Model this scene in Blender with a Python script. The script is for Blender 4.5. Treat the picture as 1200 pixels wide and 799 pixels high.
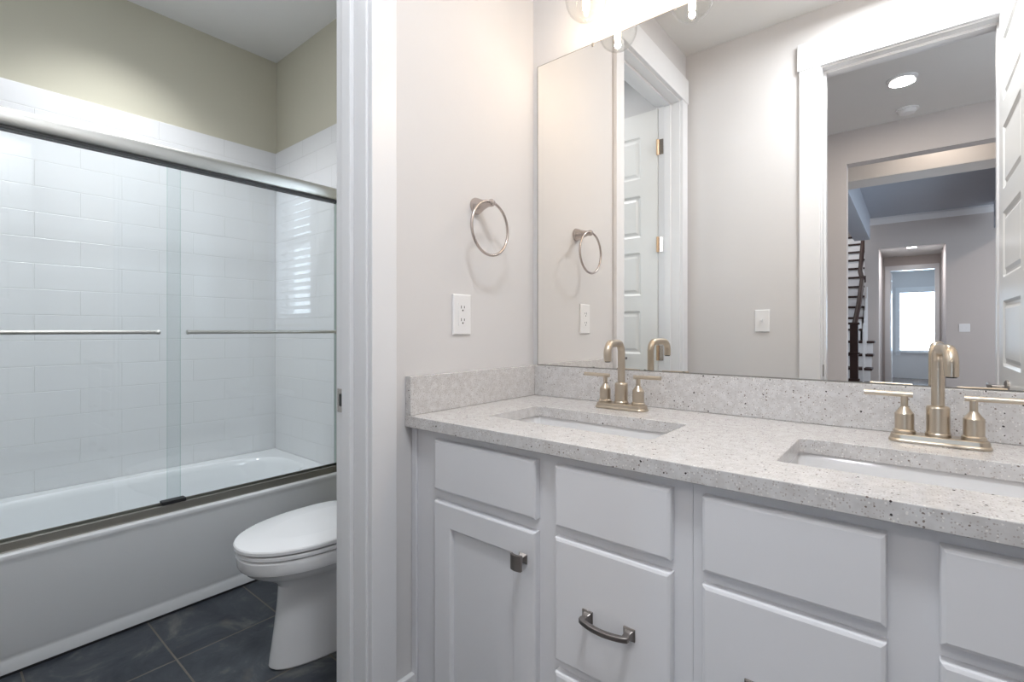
import bpy, bmesh, math, random
from mathutils import Vector, Matrix
random.seed(4)
for o in list(bpy.data.objects): bpy.data.objects.remove(o)
S = bpy.context.scene; COL = S.collection; PI = math.pi

# ---------------------------------------------------------------- camera
# world: x along the vanity, y=0 is the mirror wall (room at y<0), z up, metres
FPX = 569.3; YAW = 39.4
cd = bpy.data.cameras.new('camera'); cam = bpy.data.objects.new('camera', cd); COL.objects.link(cam)
cam.location = (1.022, -1.362, 1.091); cam.rotation_euler = (PI/2, 0, math.radians(YAW))
cd.sensor_fit = 'HORIZONTAL'; cd.sensor_width = 36; cd.lens = 36*FPX/1200
cd.shift_y = -(399.5-387.3)/1200; cd.clip_start = .01; cd.clip_end = 100
S.camera = cam
# ---------------------------------------------------------------- exposure, world
S.view_settings.view_transform = 'Standard'; S.view_settings.look = 'None'
S.view_settings.gamma = 1; S.view_settings.use_curve_mapping = False
S.view_settings.exposure = 0.0
w = bpy.data.worlds.new('world'); S.world = w; w.use_nodes = True
bg = w.node_tree.nodes['Background']; bg.inputs[0].default_value = (.78, .88, 1, 1); bg.inputs[1].default_value = 4.0
# ---------------------------------------------------------------- lights of the place and added fill lamps
def area(name, loc, rot, sx, sy, power, col=(1, 1, 1), shape='RECTANGLE', spread=PI):
    l = bpy.data.lights.new(name, 'AREA'); l.shape = shape; l.size = sx; l.size_y = sy; l.energy = power; l.color = col
    l.spread = spread
    o = bpy.data.objects.new(name, l); o.location = loc; o.rotation_euler = rot; COL.objects.link(o); return o
L_CEIL = 18.5; L_WIN = 5; L_BULB = 1.15
area('bathroom_ceiling_fill', (.95, -1.10, 2.64), (0, 0, 0), .3, .3, L_CEIL, (.91, .955, 1), 'DISK')  # added fill lamp, out of view, for the general brightness of the bathroom
area('toilet_room_fill', (-.75, -1.05, 2.66), (0, 0, 0), .25, .25, 6.0, (.94, .96, 1), 'DISK')  # added fill to lift the toilet room walls, no fixture seen
area('shower_fill', (-1.48, -.80, 2.66), (0, 0, 0), .3, .3, 7.2, (.96, .98, 1), "DISK", math.radians(110))  # added lamp above the tub, unseen, brightens the tile
area('toilet_window_daylight', (-.7225, .10, 1.6), (-PI/2, 0, 0), .40, .9, L_WIN, (.80, .90, 1))
area('hall_recessed_light', (.978, -2.63, 2.675), (0, 0, 0), .13, .13, 9, (1, .93, .86), 'DISK')
area('living_daylight', (4.4, -5.9, 1.6), (0, PI/2, 0), 1.9, 3.2, 34, (.66, .82, 1))
area('living_fill', (2.6, -6.6, 2.84), (0, 0, 0), .15, .15, 22, (1, .88, .82), 'DISK')  # added fill for the living room, no fixture modelled
area('passage_beam_fill', (1.2, -3.76, 2.85), (0, 0, 0), .15, .15, 3, (1, .90, .82), 'DISK')  # added lamp hidden above the opening, brightens the front beam face
area('vestibule_recessed_light', (1.03, -8.78, 2.43), (0, 0, 0), .12, .12, 12, (.93, .94, 1), 'DISK')
area('office_daylight', (1.125, -12.93, 1.3), (PI/2, 0, 0), .6, 1.3, 40, (.50, .73, 1))
area('stair_light', (-.2, -8.6, 4.4), (0, 0, 0), .4, .4, 26, (1, .95, .9), 'DISK')

# ---------------------------------------------------------------- materials
def mat(name, col, rough=.5, metal=0, spec=.5, bump=0, bscale=200, coat=0, vary=0, vscale=6, emit=None, estr=0):
    m = bpy.data.materials.new(name); m.use_nodes = True; nt = m.node_tree; b = nt.nodes['Principled BSDF']
    b.inputs['Base Color'].default_value = (*col, 1); b.inputs['Roughness'].default_value = rough
    b.inputs['Metallic'].default_value = metal; b.inputs['Specular IOR Level'].default_value = spec
    if coat: b.inputs['Coat Weight'].default_value = coat; b.inputs['Coat Roughness'].default_value = .05
    if emit: b.inputs['Emission Color'].default_value = (*emit, 1); b.inputs['Emission Strength'].default_value = estr
    tc = nt.nodes.new('ShaderNodeTexCoord')
    if bump:
        n = nt.nodes.new('ShaderNodeTexNoise'); n.inputs['Scale'].default_value = bscale; n.inputs['Detail'].default_value = 3
        bp = nt.nodes.new('ShaderNodeBump'); bp.inputs['Strength'].default_value = bump; bp.inputs['Distance'].default_value = .001
        nt.links.new(tc.outputs['Object'], n.inputs['Vector']); nt.links.new(n.outputs['Fac'], bp.inputs['Height'])
        nt.links.new(bp.outputs['Normal'], b.inputs['Normal'])
    n = nt.nodes.new('ShaderNodeTexNoise'); n.inputs['Scale'].default_value = vscale
    r = nt.nodes.new('ShaderNodeValToRGB'); v = vary or .015
    r.color_ramp.elements[0].color = (*[c*(1-v) for c in col], 1); r.color_ramp.elements[1].color = (*[min(1, c*(1+v)) for c in col], 1)
    nt.links.new(tc.outputs['Object'], n.inputs['Vector']); nt.links.new(n.outputs['Fac'], r.inputs['Fac'])
    nt.links.new(r.outputs['Color'], b.inputs['Base Color'])
    return m
PAINT = mat('wall_paint', (.70, .688, .690), .75, spec=.25, bump=.15, bscale=260)
PAINT2 = mat('wall_paint_warm_grey', (.605, .58, .475), .75, spec=.25, bump=.15, bscale=260)
HALLP = mat('hall_wall_paint', (.58, .535, .515), .8, spec=.2, bump=.1, bscale=200)
CEILP = mat('ceiling_paint', (.78, .775, .76), .85, spec=.15, bump=.2, bscale=120)
TRIM = mat('white_trim_enamel', (.81, .815, .835), .28, spec=.5)
DOORP = mat('door_enamel', (.80, .80, .79), .3, spec=.5)
CAB = mat('cabinet_white_lacquer', (.80, .805, .835), .38, spec=.45, bump=.05, bscale=90)
PORC = mat('porcelain', (.80, .80, .81), .06, spec=.5, coat=.3)
TUBM = mat('tub_acrylic', (.83, .845, .86), .12, spec=.5)
NICKEL = mat('brushed_champagne_nickel', (.58, .505, .41), .30, 1, bump=.04, bscale=500)
RINGM = mat('satin_nickel', (.55, .49, .46), .25, 1)
RAILM = mat('brushed_nickel_rail', (.56, .555, .53), .42, 1)
TRACKM = mat('track_nickel', (.27, .26, .235), .5, 1)
PEWTER = mat('aged_pewter', (.30, .275, .26), .36, 1, bump=.1, bscale=300)
HINGEM = mat('hinge_brass_nickel', (.66, .48, .32), .35, 1)
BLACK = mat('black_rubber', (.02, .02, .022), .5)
DARKGAP = mat('dark_slot', (.03, .03, .03), .6)
PLATE = mat('switch_plate_white', (.84, .84, .85), .3)
BLIND = mat('blind_slat_white', (.86, .87, .88), .45)
DWOOD = mat('dark_stained_wood', (.04, .022, .02), .5, spec=.2, vary=.3, vscale=14)
CAPM = mat('beam_cream_paint', (.72, .67, .62), .6)
def mirror_mat():
    m = mat('mirror_silver', (.955, .94, .91), .0, 1); return m
MIRROR = mirror_mat()
def glass(name, tint, rough=0.0, boost=1.0):
    m = bpy.data.materials.new(name); m.use_nodes = True; nt = m.node_tree; nt.nodes.clear()
    o = nt.nodes.new('ShaderNodeOutputMaterial'); t = nt.nodes.new('ShaderNodeBsdfTransparent'); g = nt.nodes.new('ShaderNodeBsdfGlossy')
    t.inputs[0].default_value = (*tint, 1); g.inputs['Roughness'].default_value = rough
    ge = nt.nodes.new('ShaderNodeNewGeometry'); dt = nt.nodes.new('ShaderNodeVectorMath'); dt.operation = 'DOT_PRODUCT'
    nt.links.new(ge.outputs['Normal'], dt.inputs[0]); nt.links.new(ge.outputs['Incoming'], dt.inputs[1])
    def mth(op, a, b):
        q = nt.nodes.new('ShaderNodeMath'); q.operation = op
        for i, v in enumerate((a, b)):
            if v is None: continue
            if isinstance(v, (int, float)): q.inputs[i].default_value = v
            else: nt.links.new(v, q.inputs[i])
        return q.outputs[0]
    c = mth('ABSOLUTE', dt.outputs['Value'], None); c = mth('SUBTRACT', 1.0, c); c = mth('POWER', c, 5.0); c = mth('MULTIPLY', c, .96); f = mth('ADD', c, .04)
    mu = nt.nodes.new('ShaderNodeMath'); mu.operation = 'MULTIPLY'; mu.inputs[1].default_value = boost; mu.use_clamp = True
    mx = nt.nodes.new('ShaderNodeMixShader')
    nt.links.new(f, mu.inputs[0]); nt.links.new(mu.outputs[0], mx.inputs[0])
    nt.links.new(t.outputs[0], mx.inputs[1]); nt.links.new(g.outputs[0], mx.inputs[2]); nt.links.new(mx.outputs[0], o.inputs[0])
    return m
GLASS = glass('shower_glass', (.965, .982, .985))
GEDGE = glass('glass_edge_green', (.55, .80, .74))
BULBG = glass('clear_lamp_glass', (.99, .99, .985), 0, .9)
WGLASS = glass('window_glass', (.97, .985, .985))
EMBULB = mat('lamp_filament_bulb', (1, .95, .85), .5, emit=(1, .88, .70), estr=9)
EMREC = mat('recessed_lamp_lens', (1, .97, .92), .5, emit=(1, .96, .90), estr=9)
def nd(nt, t, **k):
    n = nt.nodes.new(t)
    for a, b in k.items(): setattr(n, a, b)
    return n
def tile_mat():
    m = bpy.data.materials.new('surround_white_brick_tile'); m.use_nodes = True; nt = m.node_tree; b = nt.nodes['Principled BSDF']
    g = nd(nt, 'ShaderNodeNewGeometry'); s = nd(nt, 'ShaderNodeSeparateXYZ'); a = nd(nt, 'ShaderNodeMath', operation='ADD'); c = nd(nt, 'ShaderNodeCombineXYZ')
    nt.links.new(g.outputs['Position'], s.inputs[0]); nt.links.new(s.outputs[0], a.inputs[0]); nt.links.new(s.outputs[1], a.inputs[1])
    a2 = nd(nt, 'ShaderNodeMath', operation='ADD'); a2.inputs[1].default_value = 1.93+1.057+.3*10
    z2 = nd(nt, 'ShaderNodeMath', operation='ADD'); z2.inputs[1].default_value = -1.384+.1122*30
    nt.links.new(a.outputs[0], a2.inputs[0]); nt.links.new(s.outputs[2], z2.inputs[0])
    nt.links.new(a2.outputs[0], c.inputs[0]); nt.links.new(z2.outputs[0], c.inputs[1])
    br = nd(nt, 'ShaderNodeTexBrick'); br.inputs['Scale'].default_value = 1; br.inputs['Brick Width'].default_value = .302; br.inputs['Row Height'].default_value = .1122
    br.inputs['Mortar Size'].default_value = .0022; br.inputs['Mortar Smooth'].default_value = .6
    br.inputs['Color1'].default_value = (.81, .815, .825, 1); br.inputs['Color2'].default_value = (.80, .805, .815, 1); br.inputs['Mortar'].default_value = (.76, .765, .765, 1)
    nt.links.new(c.outputs[0], br.inputs['Vector']); nt.links.new(br.outputs['Color'], b.inputs['Base Color'])
    inv = nd(nt, 'ShaderNodeMath', operation='SUBTRACT'); inv.inputs[0].default_value = 1; nt.links.new(br.outputs['Fac'], inv.inputs[1])
    bp = nd(nt, 'ShaderNodeBump'); bp.inputs['Strength'].default_value = .5; bp.inputs['Distance'].default_value = .002
    nt.links.new(inv.outputs[0], bp.inputs['Height']); nt.links.new(bp.outputs[0], b.inputs['Normal'])
    b.inputs['Roughness'].default_value = .16
    return m
TILE = tile_mat()
def slate_mat():
    m = bpy.data.materials.new('slate_floor_tile'); m.use_nodes = True; nt = m.node_tree; b = nt.nodes['Principled BSDF']
    g = nd(nt, 'ShaderNodeNewGeometry'); mp = nd(nt, 'ShaderNodeMapping'); mp.inputs['Location'].default_value = (.86+.335*20, .823+.335*20, 0)
    nt.links.new(g.outputs['Position'], mp.inputs[0])
    br = nd(nt, 'ShaderNodeTexBrick'); br.offset = 0; br.inputs['Scale'].default_value = 1; br.inputs['Brick Width'].default_value = .335; br.inputs['Row Height'].default_value = .335
    br.inputs['Mortar Size'].default_value = .0032; br.inputs['Mortar Smooth'].default_value = .25
    br.inputs['Color1'].default_value = (0, 0, 0, 1); br.inputs['Color2'].default_value = (1, 1, 1, 1)
    nt.links.new(mp.outputs[0], br.inputs['Vector'])
    n = nd(nt, 'ShaderNodeTexNoise'); n.inputs['Scale'].default_value = 5.5; n.inputs['Detail'].default_value = 9; n.inputs['Roughness'].default_value = .65; n.inputs['Distortion'].default_value = .9
    nt.links.new(g.outputs['Position'], n.inputs['Vector'])
    r = nd(nt, 'ShaderNodeValToRGB'); e = r.color_ramp.elements
    e[0].position = .33; e[0].color = (.024, .030, .040, 1); e[1].position = .68; e[1].color = (.15, .15, .146, 1)
    q = r.color_ramp.elements.new(.53); q.color = (.055, .064, .077, 1)
    nt.links.new(n.outputs['Fac'], r.inputs[0])
    n2 = nd(nt, 'ShaderNodeTexNoise'); n2.inputs['Scale'].default_value = 9; n2.inputs['Detail'].default_value = 6
    nt.links.new(g.outputs['Position'], n2.inputs['Vector'])
    r2 = nd(nt, 'ShaderNodeValToRGB'); r2.color_ramp.elements[0].position = .62; r2.color_ramp.elements[1].position = .78
    r2.color_ramp.elements[0].color = (0, 0, 0, 1); r2.color_ramp.elements[1].color = (.55, .55, .55, 1); nt.links.new(n2.outputs['Fac'], r2.inputs[0])
    m1 = nd(nt, 'ShaderNodeMixRGB'); m1.inputs[2].default_value = (.13, .105, .08, 1); nt.links.new(r2.outputs[0], m1.inputs[0]); nt.links.new(r.outputs[0], m1.inputs[1])
    m2 = nd(nt, 'ShaderNodeMixRGB'); m2.inputs[2].default_value = (.15, .13, .11, 1); nt.links.new(br.outputs['Fac'], m2.inputs[0]); nt.links.new(m1.outputs[0], m2.inputs[1])
    nt.links.new(m2.outputs[0], b.inputs['Base Color'])
    ad = nd(nt, 'ShaderNodeMath', operation='SUBTRACT'); nt.links.new(n.outputs['Fac'], ad.inputs[0]); nt.links.new(br.outputs['Fac'], ad.inputs[1])
    bp = nd(nt, 'ShaderNodeBump'); bp.inputs['Strength'].default_value = .5; bp.inputs['Distance'].default_value = .004
    nt.links.new(ad.outputs[0], bp.inputs['Height']); nt.links.new(bp.outputs[0], b.inputs['Normal'])
    b.inputs['Roughness'].default_value = .42
    return m
SLATE = slate_mat()
def quartz_mat():
    m = bpy.data.materials.new('speckled_quartz'); m.use_nodes = True; nt = m.node_tree; b = nt.nodes['Principled BSDF']
    g = nd(nt, 'ShaderNodeNewGeometry')
    n = nd(nt, 'ShaderNodeTexNoise'); n.inputs['Scale'].default_value = 60; n.inputs['Detail'].default_value = 5
    nt.links.new(g.outputs['Position'], n.inputs['Vector'])
    r = nd(nt, 'ShaderNodeValToRGB'); r.color_ramp.elements[0].position = .35; r.color_ramp.elements[0].color = (.59, .575, .57, 1)
    r.color_ramp.elements[1].position = .65; r.color_ramp.elements[1].color = (.68, .67, .67, 1); nt.links.new(n.outputs['Fac'], r.inputs[0])
    last = r.outputs[0]
    for sc, keep, rad, col in ((300, .40, .34, (.46, .42, .40)), (230, .22, .30, (.82, .80, .78)), (120, .30, .18, (.22, .18, .16)), (75, .28, .13, (.04, .03, .03))):
        v = nd(nt, 'ShaderNodeTexVoronoi'); v.inputs['Scale'].default_value = sc; nt.links.new(g.outputs['Position'], v.inputs['Vector'])
        lt = nd(nt, 'ShaderNodeMath', operation='LESS_THAN'); lt.inputs[1].default_value = rad
        nn = nd(nt, 'ShaderNodeTexNoise'); nn.inputs['Scale'].default_value = sc*3; nt.links.new(g.outputs['Position'], nn.inputs['Vector'])
        aa = nd(nt, 'ShaderNodeMath', operation='MULTIPLY_ADD'); aa.inputs[1].default_value = .35; nt.links.new(nn.outputs['Fac'], aa.inputs[0]); nt.links.new(v.outputs['Distance'], aa.inputs[2])
        sb = nd(nt, 'ShaderNodeMath', operation='SUBTRACT'); sb.inputs[1].default_value = .175; nt.links.new(aa.outputs[0], sb.inputs[0])
        nt.links.new(sb.outputs[0], lt.inputs[0])
        sp = nd(nt, 'ShaderNodeSeparateColor'); nt.links.new(v.outputs['Color'], sp.inputs[0])
        l2 = nd(nt, 'ShaderNodeMath', operation='LESS_THAN'); l2.inputs[1].default_value = keep; nt.links.new(sp.outputs[0], l2.inputs[0])
        mu = nd(nt, 'ShaderNodeMath', operation='MULTIPLY'); nt.links.new(lt.outputs[0], mu.inputs[0]); nt.links.new(l2.outputs[0], mu.inputs[1])
        mx = nd(nt, 'ShaderNodeMixRGB'); mx.inputs[2].default_value = (*col, 1); nt.links.new(mu.outputs[0], mx.inputs[0]); nt.links.new(last, mx.inputs[1]); last = mx.outputs[0]
    nt.links.new(last, b.inputs['Base Color']); b.inputs['Roughness'].default_value = .13
    return m
QUARTZ = quartz_mat()
def wood_floor():
    m = bpy.data.materials.new('wood_plank_floor'); m.use_nodes = True; nt = m.node_tree; b = nt.nodes['Principled BSDF']
    g = nd(nt, 'ShaderNodeNewGeometry'); mp = nd(nt, 'ShaderNodeMapping'); mp.inputs['Rotation'].default_value = (0, 0, PI/2); nt.links.new(g.outputs['Position'], mp.inputs[0])
    br = nd(nt, 'ShaderNodeTexBrick'); br.inputs['Scale'].default_value = 1; br.inputs['Brick Width'].default_value = 1.2; br.inputs['Row Height'].default_value = .125; br.inputs['Mortar Size'].default_value = .002
    br.inputs['Color1'].default_value = (.10, .07, .055, 1); br.inputs['Color2'].default_value = (.15, .105, .08, 1); br.inputs['Mortar'].default_value = (.03, .02, .015, 1)
    nt.links.new(mp.outputs[0], br.inputs['Vector']); nt.links.new(br.outputs['Color'], b.inputs['Base Color']); b.inputs['Roughness'].default_value = .22
    return m
WOODF = wood_floor()

# ---------------------------------------------------------------- mesh helpers
class MB:
    def __init__(s): s.bm = bmesh.new()
    def box(s, x0, x1, y0, y1, z0, z1):
        v = [s.bm.verts.new(p) for p in ((x0,y0,z0),(x1,y0,z0),(x1,y1,z0),(x0,y1,z0),(x0,y0,z1),(x1,y0,z1),(x1,y1,z1),(x0,y1,z1))]
        for f in ((3,2,1,0),(4,5,6,7),(0,1,5,4),(1,2,6,5),(2,3,7,6),(3,0,4,7)): s.bm.faces.new([v[i] for i in f])
        return s
    def loft(s, loops, cap0=True, cap1=True, smooth=True, close=False):
        L = [[s.bm.verts.new(p) for p in lp] for lp in loops]; n = len(L[0])
        R = range(len(L)) if close else range(len(L)-1)
        for a in R:
            A = L[a]; B = L[(a+1) % len(L)]
            for i in range(n):
                f = s.bm.faces.new((A[i], A[(i+1) % n], B[(i+1) % n], B[i])); f.smooth = smooth
        if not close:
            if cap0: s.bm.faces.new(L[0][::-1])
            if cap1: s.bm.faces.new(L[-1])
        return s
    def lathe(s, prof, c=(0,0,0), axis='z', n=32, cap=True):
        ls = []
        for r, h in prof:
            lp = []
            for i in range(n):
                a = 2*PI*i/n; u, v = r*math.cos(a), r*math.sin(a)
                p = {'z': (u, v, h), 'y': (u, h, v), 'x': (h, u, v)}[axis]; lp.append((p[0]+c[0], p[1]+c[1], p[2]+c[2]))
            ls.append(lp)
        return s.loft(ls, cap, cap)
    def tube(s, pts, r, n=14, closed=False, flat=None):
        P = [Vector(p) for p in pts]; N = len(P); ls = []; up = None
        for i, p in enumerate(P):
            if closed: t = (P[(i+1) % N]-P[i-1]).normalized()
            else: t = (P[min(i+1, N-1)]-P[max(i-1, 0)]).normalized()
            if up is None:
                up = Vector((0,0,1)) if abs(t.z) < .9 else Vector((1,0,0))
            side = t.cross(up).normalized(); up = side.cross(t).normalized()
            rr = r[i] if isinstance(r, (list, tuple)) else r
            a_, b_ = (rr, rr) if flat is None else (rr*flat[0], rr*flat[1])
            ls.append([tuple(p+side*(a_*math.cos(2*PI*k/n))+up*(b_*math.sin(2*PI*k/n))) for k in range(n)])
        return s.loft(ls, close=closed)
def wl(o):
    v = Vector((0,0,0))
    while o is not None: v += o.location; o = o.parent
    return v
def tag(o, label=None, cat=None, group=None, kind=None):
    if label: o['label'] = label
    if cat: o['category'] = cat
    if group: o['group'] = group
    if kind: o['kind'] = kind
    return o
def obj(name, mb, m, parent=None, bevel=0, seg=2, sharp=34):
    bm = mb.bm; bmesh.ops.recalc_face_normals(bm, faces=bm.faces)
    if parent is not None: org = wl(parent)
    else:
        xs = [v.co for v in bm.verts]
        org = Vector(((min(v.x for v in xs)+max(v.x for v in xs))/2, (min(v.y for v in xs)+max(v.y for v in xs))/2, min(v.z for v in xs)))
    for v in bm.verts: v.co -= org
    for e in bm.edges:
        if len(e.link_faces) == 2 and e.calc_face_angle(0) > math.radians(sharp): e.smooth = False
    me = bpy.data.meshes.new(name); bm.to_mesh(me); bm.free()
    for mm in (m if isinstance(m, (list, tuple)) else [m]): me.materials.append(mm)
    o = bpy.data.objects.new(name, me); COL.objects.link(o)
    if parent is not None: o.parent = parent
    else: o.location = org
    if bevel:
        b = o.modifiers.new('bevel', 'BEVEL'); b.width = bevel; b.segments = seg; b.limit_method = 'ANGLE'; b.angle_limit = math.radians(40)
        b.harden_normals = False
    return o
def empty(name, loc, label=None, cat=None, group=None, kind=None):
    o = bpy.data.objects.new(name, None); o.location = loc; o.empty_display_size = .05; COL.objects.link(o)
    return tag(o, label, cat, group, kind)
def struct(name, mb, m, bevel=0): return tag(obj(name, mb, m, None, bevel), kind='structure')
def copy_tree(o, parent=None):
    c = o.copy(); COL.objects.link(c)
    if parent is not None: c.parent = parent
    for ch in list(o.children): copy_tree(ch, c)
    return c
def B(*a): return MB().box(*a)
def rrect(x0, x1, y0, y1, r, z, n=6):
    out = []
    for cx, cy, a0 in ((x1-r, y1-r, 0), (x0+r, y1-r, 90), (x0+r, y0+r, 180), (x1-r, y0+r, 270)):
        for k in range(n+1):
            a = math.radians(a0+90*k/n); out.append((cx+r*math.cos(a), cy+r*math.sin(a), z))
    return out
def plate(name, outer, holes, z0, z1, m, parent=None, bevel=0):
    cu = bpy.data.curves.new(name, 'CURVE'); cu.dimensions = '2D'; cu.fill_mode = 'BOTH'; cu.extrude = (z1-z0)/2
    for lp in [outer]+holes:
        sp = cu.splines.new('POLY'); sp.points.add(len(lp)-1); sp.use_cyclic_u = True
        for i, p in enumerate(lp): sp.points[i].co = (p[0], p[1], 0, 1)
    t = bpy.data.objects.new('tmp', cu); COL.objects.link(t)
    dg = bpy.context.evaluated_depsgraph_get(); dg.update(); me = bpy.data.meshes.new_from_object(t.evaluated_get(dg)); 
    mb = MB(); mb.bm.from_mesh(me); bmesh.ops.remove_doubles(mb.bm, verts=mb.bm.verts, dist=1e-5)
    for v in mb.bm.verts: v.co.z += (z0+z1)/2
    bpy.data.objects.remove(t); bpy.data.meshes.remove(me)
    for f in mb.bm.faces: f.smooth = False
    return obj(name, mb, m, parent, bevel)

# ---------------------------------------------------------------- dimensions
W = -1.505           # wall opposite the mirror
CZ = 2.70            # ceiling
Y1, Y2 = -.678, -1.400   # toilet-room doorway in the left wall
DH = 2.40            # door opening height
TX = -1.93           # tiled wall behind the tub
RX = 1.524           # right wall
EX0, EX1 = .680, 1.315   # entry doorway
# ---------------------------------------------------------------- shell of the bathroom
struct('floor', B(TX-.12, RX+.12, W-.12, .12, -.06, 0), SLATE)
mb = MB(); mb.box(TX-.12, RX+.12, W-.12, .12, CZ, CZ+.08); struct('ceiling', mb, CEILP)
WX0, WX1, WZ0, WZ1 = -.945, -.50, 1.13, 2.08
mb = MB().box(TX-.12, WX0, 0, .12, 0, CZ).box(WX1, RX+.12, 0, .12, 0, CZ).box(WX0, WX1, 0, .12, 0, WZ0).box(WX0, WX1, 0, .12, WZ1, CZ)
struct('wall_back', mb, PAINT)
JT = .0168
mb = MB().box(-.12, 0, Y1+JT, 0, 0, CZ).box(-.12, 0, W, Y2-JT, 0, CZ).box(-.12, 0, Y2-JT, Y1+JT, DH+JT, CZ)
struct('wall_partition', mb, PAINT)
struct('wall_left', B(TX-.12, TX, W, 0, 0, CZ), PAINT2)
struct('wall_right', B(RX, RX+.12, W, 0, 0, CZ), PAINT)
mb = MB().box(TX-.12, EX0-JT, W-.12, W, 0, CZ).box(EX1+JT, RX+.12, W-.12, W, 0, CZ).box(EX0-JT, EX1+JT, W-.12, W, DH+JT, CZ)
struct('wall_front', mb, PAINT)
# toilet room has a warmer grey paint: thin skim on its own faces of the shared walls
mb = MB().box(TX+.001, WX0, -.002, -.0002, 0, CZ).box(WX1, -.121, -.002, -.0002, 0, CZ).box(WX0, WX1, -.002, -.0002, 0, WZ0).box(WX0, WX1, -.002, -.0002, WZ1, CZ)
struct('wall_toilet_room_paint', mb, PAINT2)
# tile surround, three sides
TT = 2.15
mb = MB().box(TX, TX+.012, W, 0, .37, TT).box(TX+.012, -1.185, -.014, -.0025, .37, TT).box(TX+.012, -1.185, W, W+.012, .37, TT)
struct('wall_tile_surround', mb, TILE, .002)

# ---------------------------------------------------------------- door frames
def jambs_x():  # doorway in the partition (opening runs along y)
    t = .018
    mb = MB()
    mb.box(-.122, .002, Y1, Y1+.0165, 0, DH).box(-.122, .002, Y2-.0165, Y2, 0, DH).box(-.122, .002, Y2-.0165, Y1+.0165, DH, DH+.016)
    mb.box(-.085, -.048, Y1-.012, Y1, 0, DH-.001).box(-.085, -.048, Y2, Y2+.012, 0, DH-.001).box(-.085, -.048, Y2+.012, Y1-.012, DH-.012, DH)
    j = struct('trim_1', mb, TRIM, .0015)
    for i, s in ((2, 1), (3, -1)):
        x0, x1 = (.0, .019) if s > 0 else (-.139, -.12)
        mb = MB().box(x0, x1, Y1+.006, Y1+.079, 0, DH+.006).box(x0, x1, max(Y2-.079, W+.001), Y2-.006, 0, DH+.006)
        mb.box(x0-(.0 if s > 0 else .004), x1+(.004 if s > 0 else 0), max(Y2-.089, W+.001), Y1+.089, DH+.006, DH+.142)
        struct('trim_%d' % i, mb, TRIM, .002)
    return j
jambs_x()
mb = MB().box(EX0-.0165, EX0, W-.122, W+.002, 0, DH).box(EX1, EX1+.0165, W-.122, W+.002, 0, DH).box(EX0-.0165, EX1+.0165, W-.122, W+.002, DH, DH+.016)
mb.box(EX0, EX0+.012, W-.08, W-.042, 0, DH-.001).box(EX1-.012, EX1, W-.08, W-.042, 0, DH-.001).box(EX0+.012, EX1-.012, W-.08, W-.042, DH-.012, DH)
struct('trim_4', mb, TRIM, .0015)
mb = MB().box(EX0-.098, EX0-.006, W, W+.019, 0, DH+.006).box(EX1+.006, EX1+.098, W, W+.019, 0, DH+.006)
mb.box(EX0-.106, EX1+.106, W, W+.023, DH+.006, DH+.142); struct('trim_5', mb, TRIM, .002)
mb = MB().box(EX0-.098, EX0-.006, W-.139, W-.12, 0, DH+.006).box(EX1+.006, EX1+.098, W-.139, W-.12, 0, DH+.006)
mb.box(EX0-.106, EX1+.106, W-.143, W-.12, DH+.006, DH+.142); struct('trim_6', mb, TRIM, .002)
# baseboards
def base(name, *a): return struct(name, B(*a), TRIM, .003)
base('baseboard_left', 0, .015, Y1+.080, -.534, 0, .19)
base('baseboard_front', 0.02, EX0-.1, W, W+.015, 0, .19)
base('baseboard_toilet', -1.15, -.122, -.017, -.002, 0, .19)
base('baseboard_right', RX-.015, RX, W+.02, -.56, 0, .19)
# strike plate on the jamb
sp = empty('strike_plate', (-.101, Y1, .885), 'small nickel strike plate set into the white door jamb', 'strike plate')
obj('plate', B(-.1215, -.091, Y1-.0024, Y1, .882, .942), HINGEM if 0 else RINGM, sp, .001)
obj('latch_hole', B(-.111, -.099, Y1-.0030, Y1-.0010, .898, .929), DARKGAP, sp)
sp2 = empty('strike_plate', (EX0+.012, W-.02, .86), 'small dark strike plate on the entry door jamb seen in the mirror', 'strike plate')
obj('plate', B(EX0, EX0+.0022, W-.040, W-.012, .860, .920), TRACKM, sp2, .001)

# ---------------------------------------------------------------- panelled door leaves
PZ = [(.245, .500), (.595, .850), (.944, 1.204), (1.296, 1.555), (1.645, 1.897), (1.997, 2.250)]
def leaf_mesh(w, h, t, stile=.105, zk=1):
    mb = MB(); bm = mb.bm
    ring = [(0, 0), (.011, .0075), (.020, .0075), (.034, .002)]
    us = [(0, None)]
    xs = [(0, 0)]+[(stile+a, k) for k, (a, d) in enumerate(ring)]+[(w-stile-a, k) for k, (a, d) in reversed(list(enumerate(ring)))]+[(w, 0)]
    for side in (1, -1):
        zs = [(0, -1)]
        for z0, z1 in PZ:
            z0 *= zk; z1 *= zk
            zs += [(z0+a, k) for k, (a, d) in enumerate(ring)]+[(z1-a, k) for k, (a, d) in reversed(list(enumerate(ring)))]
        zs += [(h, -1)]
        xk = [-1]+[0, 1, 2, 3, 3, 2, 1, 0]+[-1]
        G = []
        for (z, kz) in zs:
            row = []
            for (x, _), kx in zip(xs, xk):
                k = min(kx, kz); d = ring[k][1] if k >= 0 else 0
                row.append(bm.verts.new((x, side*(t/2-d), z)))
            G.append(row)
        for i in range(len(G)-1):
            for j in range(len(G[0])-1):
                q = (G[i][j], G[i][j+1], G[i+1][j+1], G[i+1][j]); bm.faces.new(q if side < 0 else q[::-1])
        if side == 1: G0 = G
    def strip(a, b):
        for i in range(len(a)-1): bm.faces.new((a[i], a[i+1], b[i+1], b[i]))
    strip(G0[0], G[0]); strip(G0[-1], G[-1]); strip([r[0] for r in G0], [r[0] for r in G]); strip([r[-1] for r in G0], [r[-1] for r in G])
    return mb
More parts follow.
